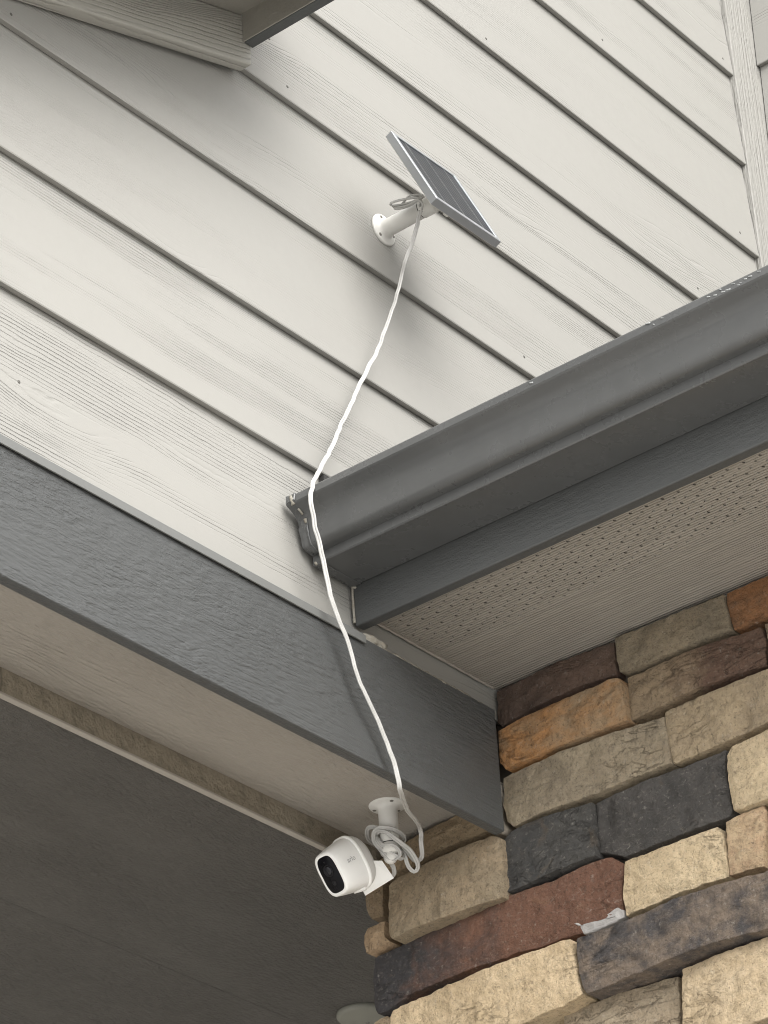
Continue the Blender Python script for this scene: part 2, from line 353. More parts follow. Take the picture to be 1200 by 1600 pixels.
def plain(name, col, rough=0.5, metal=0.0, spec=0.5, bump_scale=None, bump_dist=0.0003, dirt=0.0, dirt_scale=30.0, coat=0.0, dirt_col=None):
    t = NT(name)
    v = t.coords()
    if dirt > 0:
        d = t.rng(t.noise(v, dirt_scale, 5.0, 0.65), 0.42, 0.75)
        c = t.mixc(t.mul(d, dirt), rgba(col), rgba(dirt_col or [k * 0.5 for k in col]))
        t.set(t.b.inputs['Base Color'], c)
        t.set(t.b.inputs['Roughness'], t.add(t.mul(d, 0.12), rough))
    else:
        t.b.inputs['Base Color'].default_value = rgba(col)
        t.b.inputs['Roughness'].default_value = rough
    t.b.inputs['Metallic'].default_value = metal
    t.b.inputs['Specular IOR Level'].default_value = spec
    t.b.inputs['Coat Weight'].default_value = coat
    if bump_scale:
        h = t.noise(v, bump_scale, 4.0, 0.6)
        t.l.new(t.bump(h, bump_dist), t.b.inputs['Normal'])
    return t.m

CREAM = (0.298, 0.292, 0.273)
TAUPE = (0.350, 0.322, 0.284)
SLATE = (0.077, 0.080, 0.080)
M = {}
M['siding'] = grain_paint('cream_siding_paint', CREAM, 0.62, 'x', 'z', freq=190, wob=4.0, depth=0.00125, stip=0.12, dirt=0.03, patch=(0.42, 0.68), sharp=4.5, knot=0.7, vary=0.75)
M['siding_side'] = grain_paint('cream_siding_paint_side', CREAM, 0.62, 'y', 'z', freq=190, wob=4.0, depth=0.00125, stip=0.12, dirt=0.03, patch=(0.42, 0.68), sharp=4.5, knot=0.7, vary=0.75)
M['trim'] = grain_paint('cream_trim_paint', CREAM, 0.6, 'z', 'x', freq=120, wob=4, depth=0.0011, saw=1.3, dirt=0.04)
M['beam'] = grain_paint('slate_grey_paint_sawn', SLATE, 0.42, 'x', 'z', freq=150, wob=6, depth=0.00095, saw=1.4, stip=0.40, spec=0.5, dirt=0.10, patch=(0.4, 0.8), sw_u=48.0)
M['fascia'] = grain_paint('slate_grey_paint_fascia', SLATE, 0.45, 'y', 'z', freq=120, wob=5, depth=0.00050, saw=0.7, stip=0.6, spec=0.45, dirt=0.22, sw_u=60.0, patch=(0.6, 0.9))
M['under'] = grain_paint('taupe_paint_underside', TAUPE, 0.5, 'x', 'y', freq=110, wob=6, depth=0.0014, saw=1.0, stip=0.6, dirt=0.10, sw_u=60.0, patch=(0.5, 0.85))
M['rake'] = grain_paint('taupe_paint_rake', (0.40, 0.388, 0.352), 0.5, 'x', 'z', freq=190, wob=8, depth=0.0011, stip=0.2, dirt=0.05, patch=(0.2, 0.5))
M['inner'] = plain('unpainted_rough_edge', (0.27, 0.235, 0.18), 0.85, bump_scale=140, bump_dist=0.004, dirt=0.75, dirt_scale=55)
M['soffit'] = grain_paint('taupe_soffit_paint', TAUPE, 0.55, 'y', 'x', freq=225, wob=1.4, depth=0.0015, stip=0.06, dirt=0.06, patch=(0.15, 0.40), fvar=0.0, knot=0.2, sharp=1.6)
M['over'] = plain('grey_taupe_overhang', (0.30, 0.285, 0.25), 0.6, bump_scale=120, bump_dist=0.0014, dirt=0.15)
M['soffit2'] = plain('taupe_smooth_soffit', TAUPE, 0.6, bump_scale=90, bump_dist=0.0008, dirt=0.1)
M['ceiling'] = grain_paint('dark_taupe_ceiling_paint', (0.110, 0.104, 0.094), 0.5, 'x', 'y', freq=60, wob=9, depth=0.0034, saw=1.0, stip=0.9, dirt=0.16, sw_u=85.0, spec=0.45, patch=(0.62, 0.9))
M['gutter'] = plain('grey_gutter_enamel', (0.092, 0.094, 0.094), 0.26, spec=0.5, bump_scale=25, bump_dist=0.0004, dirt=0.22, dirt_scale=14)
M['flash'] = plain('grey_flashing', (0.15, 0.153, 0.148), 0.42, spec=0.5, dirt=0.15)
M['caulk'] = plain('aged_caulk', (0.29, 0.275, 0.235), 0.7, bump_scale=260, bump_dist=0.0012, dirt=0.55, dirt_scale=110, dirt_col=(0.16, 0.11, 0.07))
M['mortar'] = plain('grey_mortar', (0.34, 0.30, 0.25), 0.92, bump_scale=180, bump_dist=0.0025, dirt=0.4, dirt_scale=60)
M['smear'] = plain('whitish_mortar_smear', (0.40, 0.385, 0.37), 0.92, bump_scale=220, bump_dist=0.002, dirt=0.35, dirt_scale=70)
M['core'] = plain('dark_wall_core', (0.12, 0.105, 0.085), 0.95, bump_scale=90, bump_dist=0.003)
M['white'] = plain('white_plastic', (0.86, 0.86, 0.84), 0.38, spec=0.5, bump_scale=700, bump_dist=0.00008, dirt=0.06, dirt_scale=40)
M['white_soft'] = plain('soft_white_skin', (0.62, 0.61, 0.59), 0.55, spec=0.35, dirt=0.05)
M['mount'] = plain('white_mount_plastic', (0.70, 0.69, 0.66), 0.45, spec=0.45, dirt=0.10, dirt_scale=60)
M['cord'] = plain('white_cord_jacket', (0.46, 0.455, 0.44), 0.42, spec=0.45, dirt=0.10, dirt_scale=90)
M['black'] = plain('black_gloss', (0.006, 0.006, 0.008), 0.22, spec=0.12)
M['lens'] = plain('lens_glass', (0.012, 0.013, 0.018), 0.08, spec=0.35)
M['ring'] = plain('lens_ring', (0.012, 0.012, 0.014), 0.4, spec=0.2)
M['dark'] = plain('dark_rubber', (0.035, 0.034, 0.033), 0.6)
M['print'] = plain('grey_print', (0.33, 0.33, 0.33), 0.5)
M['alu'] = plain('anodised_aluminium', (0.56, 0.58, 0.60), 0.36, metal=0.85, bump_scale=300, bump_dist=0.0001, dirt=0.08)
M['screw'] = plain('screw_steel', (0.22, 0.21, 0.19), 0.45, metal=0.6)
M['nail'] = plain('nail_filler', (0.10, 0.095, 0.085), 0.7)
M['shingle'] = plain('shingle', (0.09, 0.085, 0.08), 0.9, bump_scale=120, bump_dist=0.003, dirt=0.4)
M['ground'] = plain('concrete_drive', (0.55, 0.535, 0.505), 0.9, bump_scale=14, bump_dist=0.004, dirt=0.35, dirt_scale=1.2)
M['cover'] = plain('sage_grey_cover', (0.215, 0.215, 0.185), 0.5, dirt=0.08)
M['glint'] = plain('drip_glint', (0.36, 0.37, 0.37), 0.4)  # pale colour stands in for glints on the gutter rim

def cell_material():
    t = NT('solar_cell')
    t.coords()
    sx = t.n.new('ShaderNodeSeparateXYZ'); t.l.new(t.local, sx.inputs[0])
    a = t.math('ABSOLUTE', t.math('SUBTRACT', t.math('FRACT', t.mul(sx.outputs[1], 1 / 0.0068)), 0.5))
    fine = t.rng(a, 0.42, 0.48)
    b = t.math('ABSOLUTE', t.math('SUBTRACT', t.math('FRACT', t.add(t.mul(sx.outputs[0], 1 / 0.038), 0.0)), 0.5))
    bus = t.rng(b, 0.475, 0.488)
    f = t.math('MAXIMUM', t.mul(fine, 0.75), bus)
    n = t.noise(t.local, 60.0, 3.0, 0.6)
    c = t.mixc(f, (0.016, 0.018, 0.023, 1), (0.22, 0.23, 0.23, 1))
    c = t.mixc(t.mul(t.rng(n, 0.4, 0.8), 0.15), c, (0.18, 0.17, 0.15, 1))
    t.set(t.b.inputs['Base Color'], c)
    t.b.inputs['Roughness'].default_value = 0.3
    t.b.inputs['Specular IOR Level'].default_value = 0.04
    return t.m
M['cell'] = cell_material()

def stone_material():
    t = NT('cut_stone')
    v = t.coords(31.0)
    def attr(nm, vec=False):
        k = t.n.new('ShaderNodeAttribute'); k.attribute_type = 'OBJECT'; k.attribute_name = nm
        return k.outputs['Color'] if vec else k.outputs['Fac']
    c1, c2 = attr('tone', True), attr('tone_b', True)
    A, G, Bb, HL = attr('mottle'), attr('grade'), attr('bias'), attr('half')
    sx = t.n.new('ShaderNodeSeparateXYZ'); t.l.new(t.local, sx.inputs[0])
    gy = t.math('DIVIDE', t.mul(sx.outputs[1], -1.0), HL)
    n1 = t.noise(v, 16.0, 5.0, 0.62, 0.6)
    n1b = t.noise(t.vscale(v, (1, 0.45, 1.4)), 55.0, 4.0, 0.65, 0.4)
    nn = t.add(t.mul(t.math('SUBTRACT', n1, 0.5), 2.6), t.mul(t.math('SUBTRACT', n1b, 0.5), 1.1))
    fac = t.add(t.add(0.5, t.mul(nn, A)), t.add(t.mul(gy, G), Bb))
    k = t.n.new('ShaderNodeClamp'); t.l.new(fac, k.inputs[0])
    c = t.mixc(k.outputs[0], c1, c2)
    # value mottling, pale crystals and dark pits belonging to the stone itself
    m1 = t.noise(v, 130.0, 8.0, 0.78)
    c = t.mixc(t.rng(m1, 0.44, 0.68, 0.0, 0.38), c, (0.04, 0.034, 0.028, 1))
    m1b = t.noise(t.vscale(v, (1, 0.7, 1.2)), 190.0, 6.0, 0.75, 0.4)
    c = t.mixc(t.rng(m1b, 0.52, 0.70, 0.0, 0.13), c, (0.66, 0.60, 0.52, 1))
    m2 = t.noise(v, 150.0, 3.0, 0.6)
    c = t.mixc(t.rng(m2, 0.62, 0.74, 0.0, 0.16), c, (0.72, 0.68, 0.60, 1))
    m3 = t.noise(v, 330.0, 2.0, 0.5)
    c = t.mixc(t.rng(m3, 0.56, 0.75, 0.0, 0.42), c, (0.03, 0.025, 0.02, 1))
    iron = t.noise(v, 24.0, 4.0, 0.6, 0.8)
    c = t.mixc(t.rng(iron, 0.60, 0.74, 0.0, 0.14), c, (0.30, 0.19, 0.09, 1))
    t.set(t.b.inputs['Base Color'], c)
    t.b.inputs['Roughness'].default_value = 0.88
    t.b.inputs['Specular IOR Level'].default_value = 0.25
    h1 = t.add(t.mul(t.noise(v, 70.0, 4.0, 0.6), 0.8), t.mul(t.noise(v, 190.0, 8.0, 0.75), 0.55))
    fis = t.noise(t.vscale(v, (1, 0.35, 1.5)), 26.0, 5.0, 0.6, 0.9)
    crack = t.rng(t.math('ABSOLUTE', t.math('SUBTRACT', fis, 0.5)), 0.0, 0.012, 1.0, 0.0)
    cm = t.rng(t.noise(v, 9.0, 1.0), 0.50, 0.60)
    h2 = t.noise(v, 420.0, 3.0, 0.6)
    h = t.add(t.add(h1, t.mul(h2, 0.28)), t.mul(t.mul(crack, cm), -0.5))
    t.l.new(t.bump(h, 0.0066), t.b.inputs['Normal'])
    return t.m
M['stone'] = stone_material()

# ------------------------------------------------------------------ setting
g = mesh('ground', [(-40, -40, 0), (40, -40, 0), (40, 40, 0), (-40, 40, 0)], [(0, 1, 2, 3)], M['ground'])
g['kind'] = 'structure'

X_WALL = 2.8132          # face of the stone wall
EXPO = 0.1776            # lap exposure
ROWS = [3.5644 + EXPO * k for k in range(0, 12)]

# ------------------------------------------------------------------ lap siding, wall facing the camera
wall = thing('siding_wall', 'cream lap-siding gable wall above the dark porch beam, solar panel on it', 'wall', (0.5, 0.0, 3.355))
box('sheathing', (0.5, 3.66), (0.0135, 0.12), (3.30, 5.75), M['core'], wall)

def board_faces(z0, z1):
    """front face leans in by one board thickness over one exposure"""
    lean = 0.0091 / EXPO
    return lambda z: (z - z0) * lean

FIRST = 3.3555
rows = [(FIRST, ROWS[0])] + [(ROWS[k], ROWS[k + 1]) for k in range(len(ROWS) - 1)]
def lap_board(z0, z1, parent, facing='y', a=0.5, b=3.6035, plane=0.0, mat=None):
    top = z1 + 0.022
    lean = 0.0091
    yt = lean * (top - z0) / (z1 - z0)
    if z0 == FIRST:
        yt = 0.0104
    e = 0.0008
    prof = [(0.0 + e, z0), (0.0, z0 + e * 1.6), (yt, top), (yt + 0.0012, top), (0.0081, z0 + 0.0012)]
    if facing == 'y':
        return prism('siding_board', prof, 'x', a, b, mat, parent)
    return prism('siding_board', [(plane + q[0], q[1]) for q in prof], 'y', a, b, mat, parent)
boards = []
for z0, z1 in rows:
    boards.append(lap_board(z0, z1, wall, mat=M['siding']))
    boards[-1]['grain_gain'] = [0.55, 0.25, 0.05][min(2, len(boards) - 1)]      # lowest boards are pressed deepest
box('trim_filler', (3.6700, 3.6960), (-0.0015, 0.010), (3.80, 5.75), M['siding_side'], wall)
box('corner_trim', (3.6042, 3.6740), (-0.0030, 0.010), (3.80, 5.75), M['trim'], wall, 0.0012)

def face_y(z):
    for z0, z1 in rows:
        if z0 <= z < z1:
            return 0.0091 * (z - z0) / (z1 - z0)
    return 0.0
for (nx, nz) in DATA['nails']:
    y = face_y(nz)
    lathe('nail_head', [(0.0021, -0.001), (0.0021, 0.0003), (0.0012, 0.0006)], (nx, y, nz), (0, -1, 0), M['nail'], wall, 10)

wall_c = thing('siding_wall', 'short cream lap-siding wall turning towards us at the top right corner', 'wall', (3.672, -1.0, 3.6))
box('sheathing', (3.6925, 3.80), (-2.2, 0.0), (3.90, 5.75), M['core'], wall_c)
for k in range(-5, 5):
    z0 = 4.8710 + EXPO * k
    lap_board(z0, z0 + EXPO, wall_c, 'x', -2.2, -0.0034, 3.6790, M['siding_side'])

# ------------------------------------------------------------------ porch beam
beam = thing('porch_beam', 'dark slate-grey porch beam with rough taupe underside, metal drip cap on top', 'beam', (0.5, 0.0, 3.193))
prism('front_board', [(-0.018, 3.194), (-0.0165, 3.1930), (-0.0045, 3.1930), (-0.0035, 3.1945), (-0.0035, 3.352), (-0.018, 3.352)], 'x', 0.5, 2.7850, M['beam'], beam, 0.0006)
box('underside_board', (0.5, 2.835), (-0.003, 0.1895), (3.2515, 3.27), M['under'], beam)
for a, b in ((0.5, 2.1752), (2.1764, 2.835)):
    box('inner_board', (a, b), (0.1900, 0.1962), (3.2222, 3.285), M['inner'], beam, 0.0004)
prism('corner_bead', [(0.1885, 3.2185), (0.1967, 3.2185), (0.1967, 3.2218), (0.1885, 3.2218)], 'x', 0.5, 2.835, M['soffit2'], beam, 0.0006)
prism('drip_cap', [(-0.0222, 3.3432), (-0.0209, 3.3428), (-0.0209, 3.3530), (0.006, 3.3545), (0.006, 3.3553), (-0.0216, 3.3540), (-0.0222, 3.3533)], 'x', 0.5, 2.5405, M['flash'], beam)

def caulk_bead(name, pts, r, parent, mat, seed=0, amp=0.5, n=9):
    P = catmull(pts, 0.004)
    vs, fs = [], []
    for i, p in enumerate(P):
        t = (P[min(i + 1, len(P) - 1)] - P[max(i - 1, 0)]).normalized()
        _, u, v = frame_of(t)
        for k in range(n):
            a = 2 * math.pi * k / n
            q = p + (u * math.cos(a) + v * math.sin(a)) * r
            rr = r * (1 + amp * noise.noise(q * 160 + Vector((seed, 0, 0))) + amp * 0.6 * noise.noise(q * 420 + Vector((0, seed, 0))))
            vs.append(p + (u * math.cos(a) + v * math.sin(a)) * rr)
    for i in range(len(P) - 1):
        for k in range(n):
            fs.append((i * n + k, i * n + (k + 1) % n, (i + 1) * n + (k + 1) % n, (i + 1) * n + k))
    fs.append(list(range(n))); fs.append([(len(P) - 1) * n + k for k in range(n)])
    return mesh(name, vs, fs, mat, parent, True)
caulk_bead('caulk_bead', [(2.545, -0.012, 3.3535), (2.60, -0.013, 3.3525), (2.70, -0.0135, 3.352), (2.765, -0.013, 3.351), (2.788, -0.012, 3.347)], 0.0042, beam, M['caulk'], 3)
caulk_bead('caulk_bead', [(2.5415, -0.006, 3.358), (2.556, -0.012, 3.357), (2.572, -0.013, 3.361), (2.585, -0.012, 3.357)], 0.0050, beam, M['caulk'], 9, 0.8)

# ------------------------------------------------------------------ porch ceiling and what closes the porch
ceil = thing('porch_ceiling', 'dark taupe wood-grained porch ceiling beyond the beam, lower left', 'ceiling', (0.5, 0.2, 3.224))
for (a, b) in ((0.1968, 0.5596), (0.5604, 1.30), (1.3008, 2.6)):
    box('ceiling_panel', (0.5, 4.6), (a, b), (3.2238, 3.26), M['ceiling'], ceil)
pl = mesh('porch_back_wall', [(0.5, 2.6, 0), (4.6, 2.6, 0), (4.6, 2.6, 3.4), (0.5, 2.6, 3.4), (4.6, 0.2, 0), (4.6, 0.2, 3.4)], [(0, 1, 2, 3), (1, 4, 5, 2)], M['soffit2'])
pl['kind'] = 'structure'

cover = thing('cover_plate', 'small round sage-grey cover plate on the porch ceiling behind the stone', 'cover plate', (3.137, 0.481, 3.2238))
lathe('plate', [(0.036, -0.002), (0.036, 0.004), (0.0345, 0.0062), (0.030, 0.0075), (0.001, 0.0085)], (3.137, 0.481, 3.2238), (0, 0, -1), M['cover'], cover, 48)
lathe('screw', [(0.003, 0.007), (0.003, 0.0092), (0.002, 0.0097)], (3.150, 0.485, 3.2238), (0, 0, -1), M['screw'], cover, 12)

# ------------------------------------------------------------------ stone wall
swall = thing('stone_wall', 'dry-stacked stone wall of cream, brown and slate blocks under the soffit', 'wall', (X_WALL, -0.5, 0.0))
box('mortar_core', (X_WALL + 0.016, 3.3), (-2.2, 0.192), (0.0, 3.40), M['core'], swall)

def stone_mesh(poly, off, seed, step=0.0045, thick=0.05, shrink=0.0008, relief=1.0, rim=0.0013, cen0=None):
    P = [Vector((q[0], q[1])) for q in poly]
    # soften the corners once, then resample evenly
    Q = []
    n = len(P)
    for i in range(n):
        a, b, c = P[i - 1], P[i], P[(i + 1) % n]
        d1, d2 = (a - b), (c - b)
        k1, k2 = min(0.25, 0.0016 / max(d1.length, 1e-6)), min(0.25, 0.0016 / max(d2.length, 1e-6))
        Q += [b + d1 * k1, b + (d1 * k1 + d2 * k2) * 0.22, b + d2 * k2]
    S = []
    for i in range(len(Q)):
        a, b = Q[i], Q[(i + 1) % len(Q)]
        m = max(1, int((b - a).length / step))
        for k in range(m):
            S.append(a.lerp(b, k / m))
    N = len(S)
    cen = sum(S, Vector((0, 0))) / N
    sxx = sum((p.x - cen.x) ** 2 for p in S); syy = sum((p.y - cen.y) ** 2 for p in S); sxy = sum((p.x - cen.x) * (p.y - cen.y) for p in S)
    ang = 0.5 * math.atan2(2 * sxy, sxx - syy)
    e1 = Vector((math.cos(ang), math.sin(ang))); e2 = Vector((-e1.y, e1.x))
    L1 = max(abs((p - cen).dot(e1)) for p in S); L2 = max(abs((p - cen).dot(e2)) for p in S)
    half = max(0.0, (L1 - L2) * 0.9)
    levels = [0.0, 0.0, 0.0006, 0.0020, 0.0052, 0.010]
    inner = [0.38, 0.52, 0.66, 0.80, 0.92]
    vs, fs = [], []
    rows_ = []
    sd = Vector((seed * 7.31, seed * 3.17, seed * 1.7))
    fr = random.Random(int(seed * 97) + 5)
    c0 = cen if cen0 is None else Vector(cen0)
    planes = []
    for k in range(7):
        a = fr.uniform(0, 6.283)
        s = fr.uniform(0.02, 0.11)
        planes.append((Vector((math.cos(a) * s, math.sin(a) * s * 1.2)), fr.uniform(0.0005, 0.0045)))
    def depth(p2, d):
        q = Vector((0, p2.x, p2.y))
        k = min(1.0, d / rim)
        edge = rim * (math.sqrt(max(0.0, 1 - (1 - k) ** 2)) - 1.0)
        e = min(1.0, d / 0.010)
        lo = noise.noise(q * 15 + sd) * 0.0022
        mid = noise.noise(q * 46 + sd) * 0.0020 + max(0.0, noise.noise(q * 33 + sd * 2.0) - 0.22) * -0.012
        rid = (0.5 - abs(noise.noise(Vector((0, q.y * 48, q.z * 105)) + sd))) * 0.0042
        hi = noise.noise(q * 150 + sd) * 0.0011
        fc = min(pl[1] + (p2 - c0).dot(pl[0]) for pl in planes)
        fc = max(-0.0035, fc + 0.002)
        return edge + relief * fc + relief * (lo * (0.35 + 0.65 * e) + (mid + rid) * (0.25 + 0.75 * e) + hi)
    for li, dlt in enumerate(levels + inner):
        ring = []
        for p in S:
            t = max(-half, min(half, (p - cen).dot(e1)))
            tgt = cen + e1 * t
            v = tgt - p
            L = v.length
            jx = noise.noise(Vector((p.x * 120, p.y * 120, seed))) * 0.0015 + noise.noise(Vector((p.x * 26, p.y * 26, seed + 5))) * 0.0006
            p0 = p + v / L * (shrink + jx)
            if li < len(levels):
                d = min(dlt, L * 0.3)
            else:
                d = max(0.010, 0) + (L - 0.010) * ((dlt - 0.3) / 0.7) if L > 0.016 else L * dlt
            q2 = p0 + v / L * d
            if li == 0:
                x = X_WALL - off + thick
            else:
                x = X_WALL - off - depth(q2, d) + 0.0
            ring.append(len(vs)); vs.append((x, q2.x, q2.y))
        rows_.append(ring)
    for i in range(len(rows_) - 1):
        for k in range(N):
            fs.append((rows_[i][k], rows_[i][(k + 1) % N], rows_[i + 1][(k + 1) % N], rows_[i + 1][k]))
    # close the middle: collapse the last ring on the spine
    spine = {}
    last = rows_[-1]
    mid = []
    for k, p in enumerate(S):
        t = max(-half, min(half, (p - cen).dot(e1)))
        key = round(t / max(step, 1e-6))
        if key not in spine:
            tgt = cen + e1 * (key * step if abs(key * step) <= half else math.copysign(half, t))
            spine[key] = len(vs)
            vs.append((X_WALL - off - depth(tgt, 0.03), tgt.x, tgt.y))
        mid.append(spine[key])
    for k in range(N):
        a, b, c, d = last[k], last[(k + 1) % N], mid[(k + 1) % N], mid[k]
        fs.append((a, b, c) if c == d else (a, b, c, d))
    return vs, fs, L1, cen

def add_stone(poly, off, c, c2, a, gr, b, seed, **kw):
    vs, fs, L1, cen = stone_mesh(poly, off, seed, **kw)
    o = mesh('stone', vs, fs, M['stone'], swall, True)
    o.data.set_sharp_from_angle(angle=math.radians(32))
    o['tone'] = [float(k) for k in c]; o['tone_b'] = [float(k) for k in c2]
    o['mottle'] = float(a); o['grade'] = float(gr); o['bias'] = float(b); o['half'] = float(L1)
    return o, cen
cens = []
for i, s in enumerate(DATA['stones']):
    o_, c_ = add_stone(s['p'], s['off'], s['c'], s['c2'], s['a'], s['g'], s['b'], i + 1)
    cens.append(c_)

# courses that go on past the picture's edge
PALE = [((0.55, 0.44, 0.27), (0.47, 0.36, 0.22)), ((0.36, 0.29, 0.19), (0.30, 0.24, 0.16)), ((0.10, 0.10, 0.105), (0.14, 0.13, 0.125)),
        ((0.18, 0.09, 0.06), (0.09, 0.08, 0.08)), ((0.40, 0.22, 0.09), (0.34, 0.25, 0.15)), ((0.46, 0.37, 0.24), (0.36, 0.27, 0.17))]
def course(z0, z1, ya, yb, seed):
    y = ya
    r = random.Random(seed)
    while y > yb + 0.05:
        w = min(r.uniform(0.09, 0.22), y - yb)
        c, c2 = r.choice(PALE)
        add_stone([(y, z1), (y - w * 0.5, z1 + r.uniform(-.002, .002)), (y - w, z1), (y - w + r.uniform(-.003, .003), z0), (y - w * 0.4, z0 + r.uniform(-.002, .002)), (y, z0)],
                  r.uniform(0.0, 0.02), c, c2, 1.0, r.uniform(-.4, .4), 0.0, seed * 31 + y * 10, step=0.009)
        y -= w
starts = [-0.472, -0.464, -0.458, -0.450, -0.434, -0.438, -0.417]
bands = [(3.340, 3.394), (3.279, 3.337), (3.205, 3.275), (3.116, 3.201), (3.043, 3.112), (2.960, 3.034), (2.867, 2.956)]
for k, (z0, z1) in enumerate(bands):
    course(z0, z1, starts[k], -1.25, 50 + k)
course(2.868, 2.957, 0.205, -0.05, 70)
z = 2.864
for k in range(6):
    h = [0.08, 0.06, 0.09, 0.07, 0.085, 0.065][k]
    course(z - h, z, 0.205, -1.25, 80 + k)
    z -= h + 0.003
m0 = DATA['mortar'][0]
vs, fs, _, _c = stone_mesh(m0, 0.004, 91, step=0.003, relief=0.7, rim=0.003)
mesh('mortar_dab', vs, fs, M['mortar'], swall, True)
vs, fs, _, _c = stone_mesh(DATA['mortar'][1], 0.0108, 15, step=0.0025, rim=0.0012, thick=0.012, cen0=cens[14])
if vs:
    mesh('mortar_smear', vs, fs, M['smear'], swall, True)

# ------------------------------------------------------------------ lower roof edge: fascia, vented soffit, deck
eave = thing('lower_roof', 'lower roof edge with grey fascia and perforated taupe soffit over the stone wall', 'roof', (2.56, -1.0, 3.374))
prism('fascia_board', [(2.5460, 3.3755), (2.5475, 3.3742), (2.5600, 3.3742), (2.5612, 3.3755), (2.5612, 3.4895), (2.5460, 3.4895)], 'y', -2.2, -0.0042, M['fascia'], eave, 0.0007)
prism('roof_deck', [(2.538, 3.4905), (3.66, 3.864), (3.66, 3.892), (2.538, 3.5185)], 'y', -2.2, -0.004, M['shingle'], eave)

def soffit():
    Z, T = 3.3970, 0.006
    x0, x1 = 2.5616, 2.8215
    px, py, r = 0.00728, 0.0213, 0.0020
    nrow = 14
    vx0 = 2.5968 - px / 2
    vs, fs = [], []
    def V(x, y, z): vs.append((x, y, z)); return len(vs) - 1
    def quad(xa, xb, ya, yb):
        fs.append((V(xa, ya, Z), V(xb, ya, Z), V(xb, yb, Z), V(xa, yb, Z)))
    ya, yb = -0.0005, -1.7
    quad(x0, vx0, ya, yb)
    quad(vx0 + nrow * px, x1, ya, yb)
    n = 8
    for i in range(nrow):
        cx = vx0 + (i + 0.5) * px
        y = ya - (0.0021 if i % 2 == 0 else 0.0021 + py / 2)
        quad(cx - px / 2, cx + px / 2, ya, y)
        while y - py > yb:
            cy = y - py / 2
            # outer ring on the cell, inner ring round the hole
            O, I, W = [], [], []
            for k in range(n):
                a = 2 * math.pi * (k + 0.5) / n
                ca, sa = math.cos(a), math.sin(a)
                s = 1 / max(abs(ca), abs(sa))
                O.append(V(cx + max(-1, min(1, ca * s)) * px / 2, cy + max(-1, min(1, sa * s)) * py / 2, Z))
                I.append(V(cx + ca * r, cy + sa * r, Z)); W.append(V(cx + ca * r, cy + sa * r, Z + T))
            # corner vertices so the cell stays a rectangle
            cor = {0: (1, 1), 2: (-1, 1), 4: (-1, -1), 6: (1, -1)}
            for k in range(n):
                k2 = (k + 1) % n
                if k in cor:
                    c = V(cx + cor[k][0] * px / 2, cy + cor[k][1] * py / 2, Z)
                    fs.append((O[k], c, O[k2], I[k2], I[k]))
                else:
                    fs.append((O[k], O[k2], I[k2], I[k]))
                fs.append((I[k], I[k2], W[k2], W[k]))
            y -= py
        quad(cx - px / 2, cx + px / 2, y, yb)
    o = mesh('soffit_panel', vs, fs, M['soffit'], eave)
    return o
soffit()
box('soffit_backing', (2.5616, 2.8215), (-1.7, -0.0005), (3.4060, 3.4085), M['dark'], eave)
caulk_bead('caulk_bead', [(2.5445, -0.0035, 3.424), (2.5445, -0.0035, 3.40), (2.5445, -0.004, 3.378)], 0.0014, eave, M['caulk'], 21, 0.5)
caulk_bead('caulk_bead', [(2.562, -0.003, 3.3955), (2.66, -0.002, 3.396), (2.81, -0.002, 3.396)], 0.0016, eave, M['soffit2'], 5, 0.5)

# ------------------------------------------------------------------ gutter
gut = thing('rain_gutter', 'grey metal rain gutter ending against the siding, cord draped over it', 'gutter', (2.50, -1.0, 3.4253))
def gutter_profile():
    out = [(2.5452, 3.4885), (2.5452, 3.4268), (2.5436, 3.4252), (2.4768, 3.4252), (2.4752, 3.4266), (2.4752, 3.4366)]
    # ogee from the lip to under the rim
    ctrl = [(2.4752, 3.4374), (2.4648, 3.4383), (2.4588, 3.4420), (2.4566, 3.4480), (2.4553, 3.4560), (2.4542, 3.4640), (2.4522, 3.4715), (2.4470, 3.4775), (2.4398, 3.4816), (2.4342, 3.4843)]
    og = [(q.x, q.z) for q in catmull([(c[0], 0, c[1]) for c in ctrl], 0.0012)]
    out += og
    out += [(2.4324, 3.4858), (2.4334, 3.4948), (2.4346, 3.4966), (2.4365, 3.4966), (2.4432, 3.4960)]
    return out
def sheet(name, prof, t, a, b, mat, parent):
    n = len(prof)
    P = [Vector(p) for p in prof]
    inn = []
    for i in range(n):
        d = (P[min(i + 1, n - 1)] - P[max(i - 1, 0)]).normalized()
        inn.append(P[i] + Vector((d.y, -d.x)) * t)
    vs, fs = [], []
    ys = [a, b]
    for y in ys:
        for p in P: vs.append((p.x, y, p.y))
        for p in inn: vs.append((p.x, y, p.y))
    m = 2 * n
    for i in range(n - 1):
        fs.append((i, i + 1, m + i + 1, m + i))
        fs.append((n + i, m + n + i, m + n + i + 1, n + i + 1))
        fs.append((i, n + i, n + i + 1, i + 1)); fs.append((m + i, m + i + 1, m + n + i + 1, m + n + i))
    fs.append((0, m, m + n, n)); fs.append((n - 1, 2 * n - 1, m + 2 * n - 1, m + n - 1))
    o = mesh(name, vs, fs, mat, parent)
    return o
trough = sheet('trough', gutter_profile(), 0.0010, -2.2, -0.0135, M['gutter'], gut)
